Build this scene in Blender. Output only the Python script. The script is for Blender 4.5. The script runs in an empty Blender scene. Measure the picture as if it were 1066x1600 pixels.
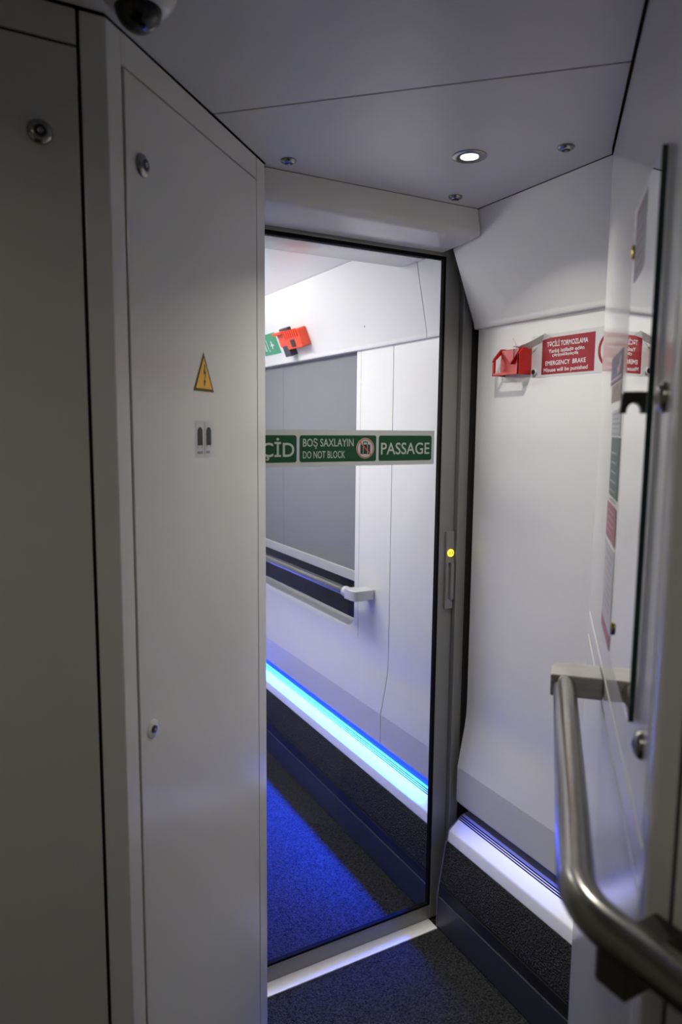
import bpy, bmesh, math, random
from mathutils import Vector, Matrix

random.seed(4)
SC = bpy.context.scene
COL = SC.collection
R2 = math.sqrt(2.0)
PI = math.pi

# ------------------------------------------------------------------ camera, world, exposure
cam_data = bpy.data.cameras.new('camera')
cam = bpy.data.objects.new('camera', cam_data)
COL.objects.link(cam)
SC.camera = cam
pitch, yaw, roll = map(math.radians, (6.8537, 28.7420, -0.5333))
fwd = Vector((math.sin(yaw) * math.cos(pitch), math.cos(yaw) * math.cos(pitch), -math.sin(pitch)))
rgt = Vector((math.cos(yaw), -math.sin(yaw), 0))
dwn = fwd.cross(rgt)
r2 = rgt * math.cos(roll) + dwn * math.sin(roll)
d2 = dwn * math.cos(roll) - rgt * math.sin(roll)
m = Matrix((r2, -d2, -fwd)).transposed().to_4x4()
m.translation = Vector((0, 0, 1.5))
cam.matrix_world = m
cam_data.sensor_fit = 'VERTICAL'
cam_data.sensor_height = 36.0
cam_data.lens = 1103.714 / 1600 * 36.0
cam_data.clip_start = 0.01
cam_data.dof.use_dof = True
cam_data.dof.focus_distance = 1.85
cam_data.dof.aperture_fstop = 4.0

SC.view_settings.view_transform = 'Standard'
SC.view_settings.look = 'None'
SC.view_settings.gamma = 1.0
SC.view_settings.exposure = 0.0
SC.view_settings.use_curve_mapping = False

world = bpy.data.worlds.new('world')
SC.world = world
world.use_nodes = True
world.node_tree.nodes['Background'].inputs[0].default_value = (0.5, 0.5, 0.55, 1)
world.node_tree.nodes['Background'].inputs[1].default_value = 0.02
SC.cycles.max_bounces = 10
SC.cycles.diffuse_bounces = 6
SC.cycles.glossy_bounces = 5
SC.cycles.transparent_max_bounces = 12
SC.cycles.caustics_reflective = False
SC.cycles.caustics_refractive = False
SC.cycles.sample_clamp_indirect = 4.0
SC.cycles.use_denoising = True

P_DOWN = 2.7        # downlight by the glass door
P_DOWN2 = 2.5       # second vestibule downlight, above the photographer
P_CORR = 14.5       # corridor ceiling lamp
E_LED = 90.0        # blue strip beyond the door
P_LED = 125.0        # light thrown down by that strip
P_LED2 = 0.3
E_LED2 = 0.3        # the strip on this side, nearly off
ZC = 2.045          # ceiling height


def area(name, loc, sx, sy, power, colour=(1, 1, 1), rot=(0, 0, 0), spread=180, shape='RECTANGLE'):
    l = bpy.data.lights.new(name, 'AREA')
    l.shape = shape
    l.size = sx
    if shape in ('RECTANGLE', 'ELLIPSE'):
        l.size_y = sy
    l.energy = power
    l.color = colour
    l.spread = math.radians(spread)
    o = bpy.data.objects.new(name, l)
    o.location = loc
    o.rotation_euler = rot
    COL.objects.link(o)
    return o


area('corridor_ceiling_lamp', (0.66, 2.40, 2.035), 0.20, 1.3, P_CORR, (1.0, 0.975, 0.935))
area('corridor_ceiling_fill', (0.47, 3.0, 1.88), 0.04, 1.4, 17.0, (1.0, 0.985, 0.96), rot=(math.radians(180), math.radians(32), 0), spread=120)  # unseen lamp, added and aimed up to brighten the corridor ceiling

# ------------------------------------------------------------------ materials


def mat(name, col, rough=0.5, metal=0.0, spec=0.5, coat=0.0, coat_rough=0.1, bump=0.0, bscale=400.0,
        var=0.0, vscale=6.0, emis=None, estr=0.0, aniso=0.0, stretch=None):
    mt = bpy.data.materials.new(name)
    mt.use_nodes = True
    nt = mt.node_tree
    b = nt.nodes['Principled BSDF']
    b.inputs['Base Color'].default_value = (*col, 1)
    b.inputs['Roughness'].default_value = rough
    b.inputs['Metallic'].default_value = metal
    b.inputs['Specular IOR Level'].default_value = spec
    b.inputs['Coat Weight'].default_value = coat
    b.inputs['Coat Roughness'].default_value = coat_rough
    b.inputs['Anisotropic'].default_value = aniso
    if emis:
        b.inputs['Emission Color'].default_value = (*emis, 1)
        b.inputs['Emission Strength'].default_value = estr
    if bump or var:
        tc = nt.nodes.new('ShaderNodeTexCoord')
        mp = nt.nodes.new('ShaderNodeMapping')
        nt.links.new(tc.outputs['Object'], mp.inputs['Vector'])
        if stretch:
            mp.inputs['Scale'].default_value = stretch
    if bump:
        n = nt.nodes.new('ShaderNodeTexNoise')
        n.inputs['Scale'].default_value = bscale
        n.inputs['Detail'].default_value = 3
        nt.links.new(mp.outputs['Vector'], n.inputs['Vector'])
        bp = nt.nodes.new('ShaderNodeBump')
        bp.inputs['Strength'].default_value = bump
        bp.inputs['Distance'].default_value = 0.001
        nt.links.new(n.outputs['Fac'], bp.inputs['Height'])
        nt.links.new(bp.outputs['Normal'], b.inputs['Normal'])
    if var:
        n2 = nt.nodes.new('ShaderNodeTexNoise')
        n2.inputs['Scale'].default_value = vscale
        n2.inputs['Detail'].default_value = 4
        nt.links.new(mp.outputs['Vector'], n2.inputs['Vector'])
        rp = nt.nodes.new('ShaderNodeValToRGB')
        rp.color_ramp.elements[0].position = 0.3
        rp.color_ramp.elements[1].position = 0.7
        rp.color_ramp.elements[0].color = (*[c * (1 - var) for c in col], 1)
        rp.color_ramp.elements[1].color = (*[min(1, c * (1 + var)) for c in col], 1)
        nt.links.new(n2.outputs['Fac'], rp.inputs['Fac'])
        nt.links.new(rp.outputs['Color'], b.inputs['Base Color'])
    return mt


M = {}
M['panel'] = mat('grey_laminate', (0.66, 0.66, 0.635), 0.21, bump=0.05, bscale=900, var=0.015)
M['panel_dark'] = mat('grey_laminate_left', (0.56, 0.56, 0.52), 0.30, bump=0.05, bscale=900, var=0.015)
M['white'] = mat('white_wall_panel', (0.70, 0.70, 0.70), 0.22, bump=0.04, bscale=900, var=0.012)
M['gloss'] = mat('glossy_white_panel', (0.62, 0.62, 0.61), 0.30, coat=0.6, coat_rough=0.10, bump=0.01, bscale=500, var=0.01)
M['ceil'] = mat('satin_ceiling_panel', (0.55, 0.55, 0.545), 0.36, bump=0.06, bscale=900, var=0.02)
M['gap'] = mat('gap_shade_black', (0.012, 0.012, 0.012), 0.8)  # near-black backing: the shade between panels is put into this colour
M['carcass'] = mat('carcass_shade_grey', (0.16, 0.16, 0.155), 0.6)  # darker than the doors: shade of the door joints put into the colour
M['groove'] = mat('black_groove_strip', (0.004, 0.004, 0.005), 0.9, spec=0.05)
M['rubber'] = mat('black_rubber', (0.006, 0.006, 0.006), 0.8, spec=0.08)
M['alu'] = mat('satin_grey_aluminium', (0.26, 0.26, 0.25), 0.42, metal=0.3, bump=0.03, bscale=700, var=0.03)
M['alu_handle'] = mat('grey_handle_plastic', (0.24, 0.24, 0.24), 0.40)
M['alu_light'] = mat('bright_brushed_aluminium', (0.90, 0.89, 0.87), 0.45, metal=0.12, bump=0.05, bscale=300, var=0.06, vscale=30, stretch=(1, 12, 1))
M['sill'] = mat('pale_anodised_sill', (0.90, 0.90, 0.89), 0.40, metal=0.1)
M['steel'] = mat('brushed_stainless_steel', (0.33, 0.32, 0.295), 0.20, metal=1.0, bump=0.06, bscale=250, var=0.10, vscale=60, stretch=(1, 1, 14))
M['chrome'] = mat('polished_lock_steel', (0.33, 0.33, 0.31), 0.22, metal=1.0)
M['cast'] = mat('pale_cast_bracket', (0.60, 0.60, 0.62), 0.38, metal=0.4)
M['brushed'] = mat('brushed_bracket_metal', (0.50, 0.49, 0.46), 0.38, metal=0.5, bump=0.05, bscale=300, var=0.14, vscale=22, stretch=(1, 1, 8))
M['cove'] = mat('grey_cove', (0.28, 0.28, 0.28), 0.45)
M['iron'] = mat('dark_cast_bracket', (0.035, 0.034, 0.030), 0.45, metal=0.3)
M['brass'] = mat('brass_pin', (0.42, 0.33, 0.08), 0.30, metal=1.0)
M['black'] = mat('black_plastic', (0.012, 0.012, 0.012), 0.45)
M['skirt'] = mat('slate_skirting', (0.034, 0.038, 0.052), 0.40, bump=0.05, bscale=600)
M['blind'] = mat('grey_blind_fabric', (0.155, 0.158, 0.172), 0.80, bump=0.25, bscale=900, var=0.05, vscale=250)
M['frame_grey'] = mat('grey_window_ledge', (0.40, 0.40, 0.40), 0.45)
M['red'] = mat('red_plastic', (0.46, 0.012, 0.008), 0.34)
M['orange'] = mat('orange_red_plastic', (0.75, 0.06, 0.015), 0.40)
M['sign_red'] = mat('red_sign', (0.27, 0.012, 0.020), 0.5, spec=0.25)
M['sign_white'] = mat('white_print', (0.72, 0.72, 0.72), 0.45)
M['sign_grey'] = mat('silver_grey_film', (0.46, 0.48, 0.48), 0.45)
M['sign_green'] = mat('green_sign', (0.006, 0.058, 0.022), 0.5, spec=0.25)
M['sign_green_pale'] = mat('emerald_sign', (0.045, 0.26, 0.14), 0.45)
M['print_grey'] = mat('pale_grey_print', (0.42, 0.45, 0.43), 0.5, spec=0.25)
M['ring_red'] = mat('red_ring_print', (0.50, 0.10, 0.06), 0.45)
M['print_black'] = mat('black_print', (0.015, 0.015, 0.017), 0.5)
M['yellow'] = mat('amber_sign', (0.80, 0.42, 0.015), 0.45)
M['brown_print'] = mat('dark_brown_print', (0.045, 0.032, 0.010), 0.5)
M['pale_label'] = mat('pale_label', (0.56, 0.56, 0.57), 0.5)
M['pic_violet'] = mat('violet_grey_print', (0.15, 0.14, 0.19), 0.5, var=0.35, vscale=45)
M['pic_brown'] = mat('tan_print', (0.30, 0.235, 0.20), 0.5, var=0.3, vscale=60)
M['pic_green'] = mat('sage_green_print', (0.10, 0.17, 0.135), 0.5)
M['pic_red'] = mat('faded_red_print', (0.42, 0.16, 0.18), 0.5)
M['pink_print'] = mat('faded_pink_print', (0.50, 0.36, 0.40), 0.5)
M['paper'] = mat('white_paper_tape', (0.62, 0.63, 0.61), 0.6)
M['glass_edge'] = mat('dark_green_glass_edge', (0.006, 0.022, 0.020), 0.15)
M['wire'] = mat('seal_wire', (0.45, 0.44, 0.40), 0.4, metal=0.8)


def carpet_mat(name, a, b_, scale):
    mt = bpy.data.materials.new(name)
    mt.use_nodes = True
    nt = mt.node_tree
    b = nt.nodes['Principled BSDF']
    b.inputs['Roughness'].default_value = 0.95
    b.inputs['Specular IOR Level'].default_value = 0.1
    tc = nt.nodes.new('ShaderNodeTexCoord')
    n = nt.nodes.new('ShaderNodeTexNoise')
    n.inputs['Scale'].default_value = scale
    n.inputs['Detail'].default_value = 3
    nt.links.new(tc.outputs['Object'], n.inputs['Vector'])
    v = nt.nodes.new('ShaderNodeTexVoronoi')
    v.inputs['Scale'].default_value = scale * 0.9
    nt.links.new(tc.outputs['Object'], v.inputs['Vector'])
    rp = nt.nodes.new('ShaderNodeValToRGB')
    rp.color_ramp.elements[0].position = 0.30
    rp.color_ramp.elements[1].position = 0.72
    rp.color_ramp.elements[0].color = (*a, 1)
    rp.color_ramp.elements[1].color = (*b_, 1)
    nt.links.new(n.outputs['Fac'], rp.inputs['Fac'])
    nt.links.new(rp.outputs['Color'], b.inputs['Base Color'])
    bp = nt.nodes.new('ShaderNodeBump')
    bp.inputs['Strength'].default_value = 0.9
    bp.inputs['Distance'].default_value = 0.003
    nt.links.new(v.outputs['Distance'], bp.inputs['Height'])
    nt.links.new(bp.outputs['Normal'], b.inputs['Normal'])
    return mt


M['carpet'] = carpet_mat('charcoal_carpet', (0.004, 0.004, 0.004), (0.050, 0.050, 0.051), 230)
M['carpet_wall'] = carpet_mat('charcoal_wall_carpet', (0.005, 0.005, 0.006), (0.058, 0.058, 0.061), 230)


def clear_glass(name, tint, f0=1.45, gain=1.0):
    """thin clear pane: see-through, with the reflection growing at grazing angles"""
    mt = bpy.data.materials.new(name)
    mt.use_nodes = True
    nt = mt.node_tree
    for n in list(nt.nodes):
        if n.type != 'OUTPUT_MATERIAL':
            nt.nodes.remove(n)
    out = nt.nodes['Material Output']
    tr = nt.nodes.new('ShaderNodeBsdfTransparent')
    tr.inputs[0].default_value = (*tint, 1)
    gl = nt.nodes.new('ShaderNodeBsdfGlossy')
    gl.inputs['Roughness'].default_value = 0.0
    gl.inputs['Color'].default_value = (gain, gain, gain, 1)
    fr = nt.nodes.new('ShaderNodeFresnel')
    fr.inputs['IOR'].default_value = f0
    mx = nt.nodes.new('ShaderNodeMixShader')
    nt.links.new(fr.outputs[0], mx.inputs[0])
    nt.links.new(tr.outputs[0], mx.inputs[1])
    nt.links.new(gl.outputs[0], mx.inputs[2])
    nt.links.new(mx.outputs[0], out.inputs[0])
    return mt


M['glass'] = clear_glass('clear_door_glass', (0.97, 0.98, 0.98), 1.25)
M['board_glass'] = clear_glass('board_glass', (0.93, 0.96, 0.95), 1.5)
M['dark_glass'] = mat('dark_window_glass', (0.006, 0.006, 0.008), 0.03, spec=0.10)
M['dome'] = mat('smoked_dome', (0.006, 0.006, 0.008), 0.08)


def emit(name, col, s):
    mt = bpy.data.materials.new(name)
    mt.use_nodes = True
    nt = mt.node_tree
    nt.nodes.remove(nt.nodes['Principled BSDF'])
    e = nt.nodes.new('ShaderNodeEmission')
    e.inputs[0].default_value = (*col, 1)
    e.inputs[1].default_value = s
    nt.links.new(e.outputs[0], nt.nodes['Material Output'].inputs[0])
    return mt


LEDC = (0.002, 0.050, 1.0)
M['led'] = emit('blue_led_strip', LEDC, E_LED)
M['led_dim'] = emit('dim_blue_led_strip', LEDC, E_LED2)
M['lens'] = emit('lit_downlight_lens', (0.95, 0.96, 1.0), 3.5)
M['button_lit'] = emit('lit_amber_button', (1.0, 0.70, 0.06), 1.6)

# ------------------------------------------------------------------ mesh helpers
WORLD = (Vector((0, 0, 0)), Vector((1, 0, 0)), Vector((0, 1, 0)), Vector((0, 0, 1)))
DIAG = Vector((1, 1, 0)) / R2
N_CAB = Vector((1, -1, 0)) / R2
N_PAR = Vector((-1, 1, 0)) / R2
K_CAB = -0.8385 / R2
K_PAR = -0.138 / R2
Z = Vector((0, 0, 1))
CAB = (N_CAB * K_CAB, DIAG, N_CAB, Z)          # (u along the face, w out of the face, z)
PAR = (N_PAR * K_PAR, DIAG, N_PAR, Z)


def fr_w(F, p):
    return F[0] + F[1] * p[0] + F[2] * p[1] + F[3] * p[2]


class MB:
    def __init__(self, F=WORLD):
        self.F = F
        self.v = []
        self.f = []
        self.mi = []

    def add(self, verts, faces, mi=0):
        o = len(self.v)
        self.v += [fr_w(self.F, p) for p in verts]
        for f in faces:
            self.f.append([o + i for i in f])
            self.mi.append(mi)
        return self

    def box(self, a0, a1, b0, b1, c0, c1, mi=0):
        vs = [(a, b, c) for a in (a0, a1) for b in (b0, b1) for c in (c0, c1)]
        return self.add(vs, [(0, 1, 3, 2), (4, 6, 7, 5), (0, 4, 5, 1), (2, 3, 7, 6), (0, 2, 6, 4), (1, 5, 7, 3)], mi)

    def prism(self, poly, h0, h1, axis=2, mi=0):
        """closed 2-D outline extruded along an axis (0, 1 or 2)"""
        n = len(poly)

        def p3(q, h):
            if axis == 2:
                return (q[0], q[1], h)
            if axis == 1:
                return (q[0], h, q[1])
            return (h, q[0], q[1])
        vs = [p3(q, h0) for q in poly] + [p3(q, h1) for q in poly]
        fs = [tuple(range(n)), tuple(range(2 * n - 1, n - 1, -1))]
        fs += [(i, (i + 1) % n, n + (i + 1) % n, n + i) for i in range(n)]
        return self.add(vs, fs, mi)

    def skew(self, polyA, polyB, mi=0):
        n = len(polyA)
        fs = [tuple(range(n)), tuple(range(2 * n - 1, n - 1, -1))]
        fs += [(i, (i + 1) % n, n + (i + 1) % n, n + i) for i in range(n)]
        return self.add(list(polyA) + list(polyB), fs, mi)

    def lathe(self, prof, c, ax, ex, n=32, mi=0):
        """profile (radius, height) turned about ax through c"""
        c, ax, ex = Vector(c), Vector(ax).normalized(), Vector(ex).normalized()
        ey = ax.cross(ex)
        vs = []
        for r, h in prof:
            for k in range(n):
                t = 2 * PI * k / n
                vs.append(tuple(c + ax * h + (ex * math.cos(t) + ey * math.sin(t)) * r))
        fs = []
        for j in range(len(prof) - 1):
            for k in range(n):
                fs.append((j * n + k, j * n + (k + 1) % n, (j + 1) * n + (k + 1) % n, (j + 1) * n + k))
        fs.append(tuple(range(n)))
        fs.append(tuple((len(prof) - 1) * n + k for k in range(n)))
        return self.add(vs, fs, mi)

    def tube(self, path, r, n=24, mi=0, up=(0, 0, 1)):
        path = [Vector(p) for p in path]
        vs = []
        for i, p in enumerate(path):
            a = path[max(0, i - 1)]
            b = path[min(len(path) - 1, i + 1)]
            t = (b - a).normalized()
            s = t.cross(Vector(up))
            if s.length < 1e-4:
                s = t.cross(Vector((1, 0, 0)))
            s.normalize()
            w = s.cross(t)
            for k in range(n):
                q = 2 * PI * k / n
                vs.append(tuple(p + (s * math.cos(q) + w * math.sin(q)) * r))
        fs = []
        for j in range(len(path) - 1):
            for k in range(n):
                fs.append((j * n + k, j * n + (k + 1) % n, (j + 1) * n + (k + 1) % n, (j + 1) * n + k))
        fs.append(tuple(range(n)))
        fs.append(tuple((len(path) - 1) * n + k for k in range(n)))
        return self.add(vs, fs, mi)

    def flat(self, poly, to3, mi=0):
        return self.add([to3(*q) for q in poly], [tuple(range(len(poly)))], mi)

    def strip_path(self, pts, t, z0, z1, mi=0):
        """plan path thickened by t to its right-hand side, extruded z0..z1"""
        n = len(pts)
        off = []
        for i in range(n):
            a = Vector(pts[max(0, i - 1)])
            b = Vector(pts[min(n - 1, i + 1)])
            d = (b - a).normalized()
            off.append((pts[i][0] + d.y * t, pts[i][1] - d.x * t))
        return self.prism(list(pts) + off[::-1], z0, z1, 2, mi)

    def build(self, name, mats, parent=None, smooth=None, bevel=0.0, seg=2, closed=True):
        me = bpy.data.meshes.new(name)
        o = bpy.data.objects.new(name, me)
        COL.objects.link(o)
        base = Vector((0, 0, 0))
        if parent is not None:
            o.parent = parent
            root = parent
            while root is not None:
                base += root.location
                root = root.parent
        else:
            xs = [v.x for v in self.v]
            ys = [v.y for v in self.v]
            zs = [v.z for v in self.v]
            o.location = base = Vector(((min(xs) + max(xs)) / 2, (min(ys) + max(ys)) / 2, min(zs)))
        me.from_pydata([v - base for v in self.v], [], self.f)
        for mt in (mats if isinstance(mats, (list, tuple)) else [mats]):
            me.materials.append(M[mt])
        me.polygons.foreach_set('material_index', self.mi)
        if closed:
            bm = bmesh.new()
            bm.from_mesh(me)
            bmesh.ops.recalc_face_normals(bm, faces=bm.faces)
            bm.to_mesh(me)
            bm.free()
        if smooth is not None:
            me.polygons.foreach_set('use_smooth', [True] * len(me.polygons))
            me.set_sharp_from_angle(angle=math.radians(smooth))
        if bevel:
            bv = o.modifiers.new('bevel', 'BEVEL')
            bv.width = bevel
            bv.segments = seg
            bv.limit_method = 'ANGLE'
            bv.angle_limit = math.radians(40)
            bv.harden_normals = False
        me.update()
        return o


def thing(name, loc, label, cat, group=None):
    o = bpy.data.objects.new(name, None)
    o.empty_display_size = 0.05
    COL.objects.link(o)
    o.location = loc
    return tag(o, label, cat, group)


def tag(o, label, cat=None, group=None):
    o['label'] = label
    if cat:
        o['category'] = cat
    if group:
        o['group'] = group
    return o


def struct(o):
    o['kind'] = 'structure'
    return o


def rounded(x0, x1, y0, y1, r, n=6):
    pts = []
    for cx, cy, a in ((x1 - r, y0 + r, -90), (x1 - r, y1 - r, 0), (x0 + r, y1 - r, 90), (x0 + r, y0 + r, 180)):
        for k in range(n + 1):
            t = math.radians(a + 90 * k / n)
            pts.append((cx + r * math.cos(t), cy + r * math.sin(t)))
    return pts


def circle(cx, cy, r, n=36):
    return [(cx + r * math.cos(2 * PI * k / n), cy + r * math.sin(2 * PI * k / n)) for k in range(n)]


def ring(mb, cx, cy, r0, r1, to3, mi, n=36, a0=0, a1=2 * PI):
    for k in range(n):
        t, s = a0 + (a1 - a0) * k / n, a0 + (a1 - a0) * (k + 1) / n
        mb.flat([(cx + r0 * math.cos(t), cy + r0 * math.sin(t)), (cx + r1 * math.cos(t), cy + r1 * math.sin(t)),
                 (cx + r1 * math.cos(s), cy + r1 * math.sin(s)), (cx + r0 * math.cos(s), cy + r0 * math.sin(s))], to3, mi)


def bar2(mb, x0, y0, x1, y1, w, to3, mi):
    d = Vector((x1 - x0, y1 - y0)).normalized()
    n = Vector((-d.y, d.x)) * w / 2
    mb.flat([(x0 + n.x, y0 + n.y), (x0 - n.x, y0 - n.y), (x1 - n.x, y1 - n.y), (x1 + n.x, y1 + n.y)], to3, mi)


def text2d(s, bold=0.0):
    cu = bpy.data.curves.new('lettering', 'FONT')
    cu.body = s
    cu.size = 1.0
    cu.offset = bold
    cu.resolution_u = 4
    o = bpy.data.objects.new('lettering', cu)
    COL.objects.link(o)
    dg = bpy.context.evaluated_depsgraph_get()
    me = o.evaluated_get(dg).to_mesh()
    vs = [(v.co.x, v.co.y) for v in me.vertices]
    fs = [tuple(p.vertices) for p in me.polygons]
    o.evaluated_get(dg).to_mesh_clear()
    bpy.data.objects.remove(o)
    bpy.data.curves.remove(cu)
    return vs, fs


def text(mb, s, x0, x1, y0, h, to3, mi, bold=0.0, ref='H'):
    """lettering fitted between x0 and x1, capital height h standing on y0"""
    vs, fs = text2d(s, bold)
    rv, _ = text2d(ref, bold)
    cap = max(v[1] for v in rv)
    mn, mx = min(v[0] for v in vs), max(v[0] for v in vs)
    sx, sy = (x1 - x0) / (mx - mn), h / cap
    mb.add([to3(x0 + (v[0] - mn) * sx, y0 + v[1] * sy) for v in vs], fs, mi)


# ------------------------------------------------------------------ floor, ceiling, shell
b = MB()
b.box(-1.2, 1.40, -1.2, 1.580, -0.05, 0.0)
b.box(-1.2, 1.40, 1.580, 1.6335, -0.05, -0.004)
b.box(-1.2, 1.40, 1.6335, 4.05, -0.05, 0.0)
struct(b.build('floor', ['carpet']))

# ceiling: two panels meeting in a diagonal seam, black sheet behind standing in for the shade in the seam and edge gaps
b = MB()
U_S = 1.2005
g = 0.0022
far_z = ZC + 0.02


def uw(u, w):       # point on the plan from the diagonal axes: u along, w = y - x
    return ((u * R2 - w) / 2, (u * R2 + w) / 2)


near_poly = [uw(U_S - g, 0.8385 - 0.003), uw(U_S - g, -0.138 + 0.005), uw(0.61, -0.138 + 0.005), (0.507, -1.2), (-1.2, -1.2), (-1.2, 1.0434), (0.2045, 1.0434)]
far_poly = [uw(U_S + g, 0.8385 - 0.003), (0.6025, 1.4385), (0.606, 1.4545), (1.180, 1.4545), (1.180, 1.043), uw(1.555, -0.138 + 0.004), uw(U_S + g, -0.138 + 0.005)]
b.prism(near_poly, ZC, far_z)
b.prism(far_poly, ZC, far_z)
b.box(-1.25, 1.45, -1.25, 1.66, far_z, far_z + 0.03, 1)
struct(b.build('ceiling', ['ceil', 'gap']))
b = MB()
b.box(0.38, 1.45, 1.66, 4.05, ZC, ZC + 0.05)
struct(b.build('ceiling', ['white']))

b = MB()
b.box(-1.25, -1.2, -1.25, 1.60, 0, ZC)
struct(b.build('wall_left', ['panel']))
b = MB()
b.box(-1.25, 1.45, -1.25, -1.2, 0, ZC)
struct(b.build('wall_back', ['panel']))
b = MB()
b.box(0.37, 0.42, 1.70, 4.05, 0, ZC)
struct(b.build('wall_corridor', ['white']))
b = MB()
b.box(0.37, 1.45, 4.0, 4.05, 0, ZC)
struct(b.build('wall_end', ['white']))

# bulkhead round the sliding door (behind the cabinet, the header and the jamb)
b = MB()
b.box(-1.2, 0.46, 1.665, 1.70, 0, ZC)
b.box(0.46, 1.45, 1.672, 1.70, 1.982, ZC)
b.box(1.2985, 1.45, 1.602, 1.639, 0, ZC)
struct(b.build('wall_front', ['gap']))
b = MB()
b.box(1.2650, 1.2980, 1.607, 1.638, 0.0, 1.985)
struct(b.build('trim_1', ['alu'], bevel=0.002))

# ------------------------------------------------------------------ side wall panels (both sides of the door)
UP_S = 0.413


def upper_x(z):
    return 1.1823 + UP_S * (2.045 - z)


LOW = [(1.303, 1.80), (1.303, 0.690), (1.3025, 0.672), (1.3013, 0.654), (1.2994, 0.636), (1.2968, 0.618), (1.2742, 0.497),
       (1.2740, 0.392), (1.2755, 0.3875), (1.280, 0.386), (1.36, 0.386), (1.36, 1.80)]
LIP = [(upper_x(2.044), 2.044), (upper_x(1.790), 1.790), (1.2890, 1.7835), (1.2895, 1.7785), (1.2915, 1.7745), (1.2945, 1.773), (1.3025, 1.773), (1.36, 1.773), (1.36, 2.044)]


def side_wall(name, y0, y1, window=None):
    b = MB()
    if window:
        wy0, wy1, wz0, wz1 = window
        b.prism(LOW, y0, wy0, 1)
        b.prism(LOW, wy1, y1, 1)
        low2 = [p for p in LOW if p[1] < wz0]
        b.prism([(1.303, wz0)] + low2 + [(1.36, wz0)], wy0, wy1, 1)
    else:
        b.prism(LOW, y0, y1, 1)
    o = struct(b.build(name, ['white'], smooth=8))
    return o


wr = side_wall('wall_right', 1.040, 1.586)
u_ = MB()
u_.prism(LIP, 1.040, 1.590, 1)
u_.build('upper_panel', ['white'], wr, smooth=25)

wf = side_wall('wall_right', 2.022, 3.998, (2.235, 3.55, 0.715, None))
b = MB()
b.prism(LOW, 1.640, 2.0185, 1)
b.build('end_panel', ['white'], wf, smooth=8)
# the long upper panel and the short end piece meet in a slanted seam
SEAM_T, SEAM_B = 1.742, 1.818


def seam_y(z):
    return SEAM_B + (SEAM_T - SEAM_B) * (z - 1.773) / (2.044 - 1.773)


b = MB()
b.skew([(p[0], seam_y(p[1]) + 0.0015, p[1]) for p in LIP], [(p[0], 3.998, p[1]) for p in LIP])
b.build('upper_panel', ['white'], wf, smooth=25)
b = MB()
b.skew([(p[0], 1.640, p[1]) for p in LIP], [(p[0], seam_y(p[1]) - 0.0015, p[1]) for p in LIP])
b.build('upper_panel', ['white'], wf, smooth=25)
b = MB()
b.lathe([(0.003, 0.0), (0.003, 0.0006)], (upper_x(1.845) + 0.0004, 2.15, 1.845), (-0.924, 0, -0.382), (0, 1, 0), 14)
b.build('screw_hole', ['black'], wf)

# window with its ledge frame
W_Y0, W_Y1, W_Z0, W_Z1 = 2.265, 3.52, 0.735, 1.850
b = MB()
outer = rounded(2.2365, 3.5485, 0.7150, 1.8600, 0.0005, 6)
inner = rounded(W_Y0, W_Y1, W_Z0, W_Z1, 0.060, 6)
inner2 = rounded(W_Y0 + 0.004, W_Y1 - 0.004, W_Z0 + 0.006, W_Z1 - 0.004, 0.058, 6)
n = len(outer)
inner3 = [(p[0], p[1] + (0.026 if p[1] < 0.9 else 0.0)) for p in inner2]
vs = [(1.303, *p) for p in outer] + [(1.303, *p) for p in inner] + [(1.3065, *p) for p in inner2] + [(1.345, *p) for p in inner3]
fs, ms = [], []
for ringi in range(3):
    for k in range(n):
        fs.append((ringi * n + k, ringi * n + (k + 1) % n, (ringi + 1) * n + (k + 1) % n, (ringi + 1) * n + k))
        ms.append(0 if ringi < 2 else 1)
b.add(vs, fs)
b.mi = ms
win = b.build('window_1', ['white', 'frame_grey'], smooth=35)
struct(win)
b = MB()
b.box(1.338, 1.344, W_Y0 - 0.002, W_Y1 + 0.002, W_Z0 - 0.002, W_Z1 + 0.002)
b.build('pane', ['dark_glass'], win)

bl = thing('roller_blind', (1.325, 2.9, 0.92), 'grey fabric roller blind drawn down over the corridor window', 'blind')
b = MB()
b.box(1.3215, 1.3235, W_Y0 + 0.0005, W_Y1 - 0.0005, 0.955, W_Z1 - 0.001)
b.box(1.3205, 1.3215, 2.96, 2.963, 0.955, W_Z1 - 0.001)
b.build('fabric', ['blind'], bl)
b = MB()
b.box(1.314, 1.328, W_Y0 + 0.001, W_Y1 - 0.001, 0.918, 0.957)
b.build('bottom_bar', ['frame_grey'], bl, bevel=0.002)


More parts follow.
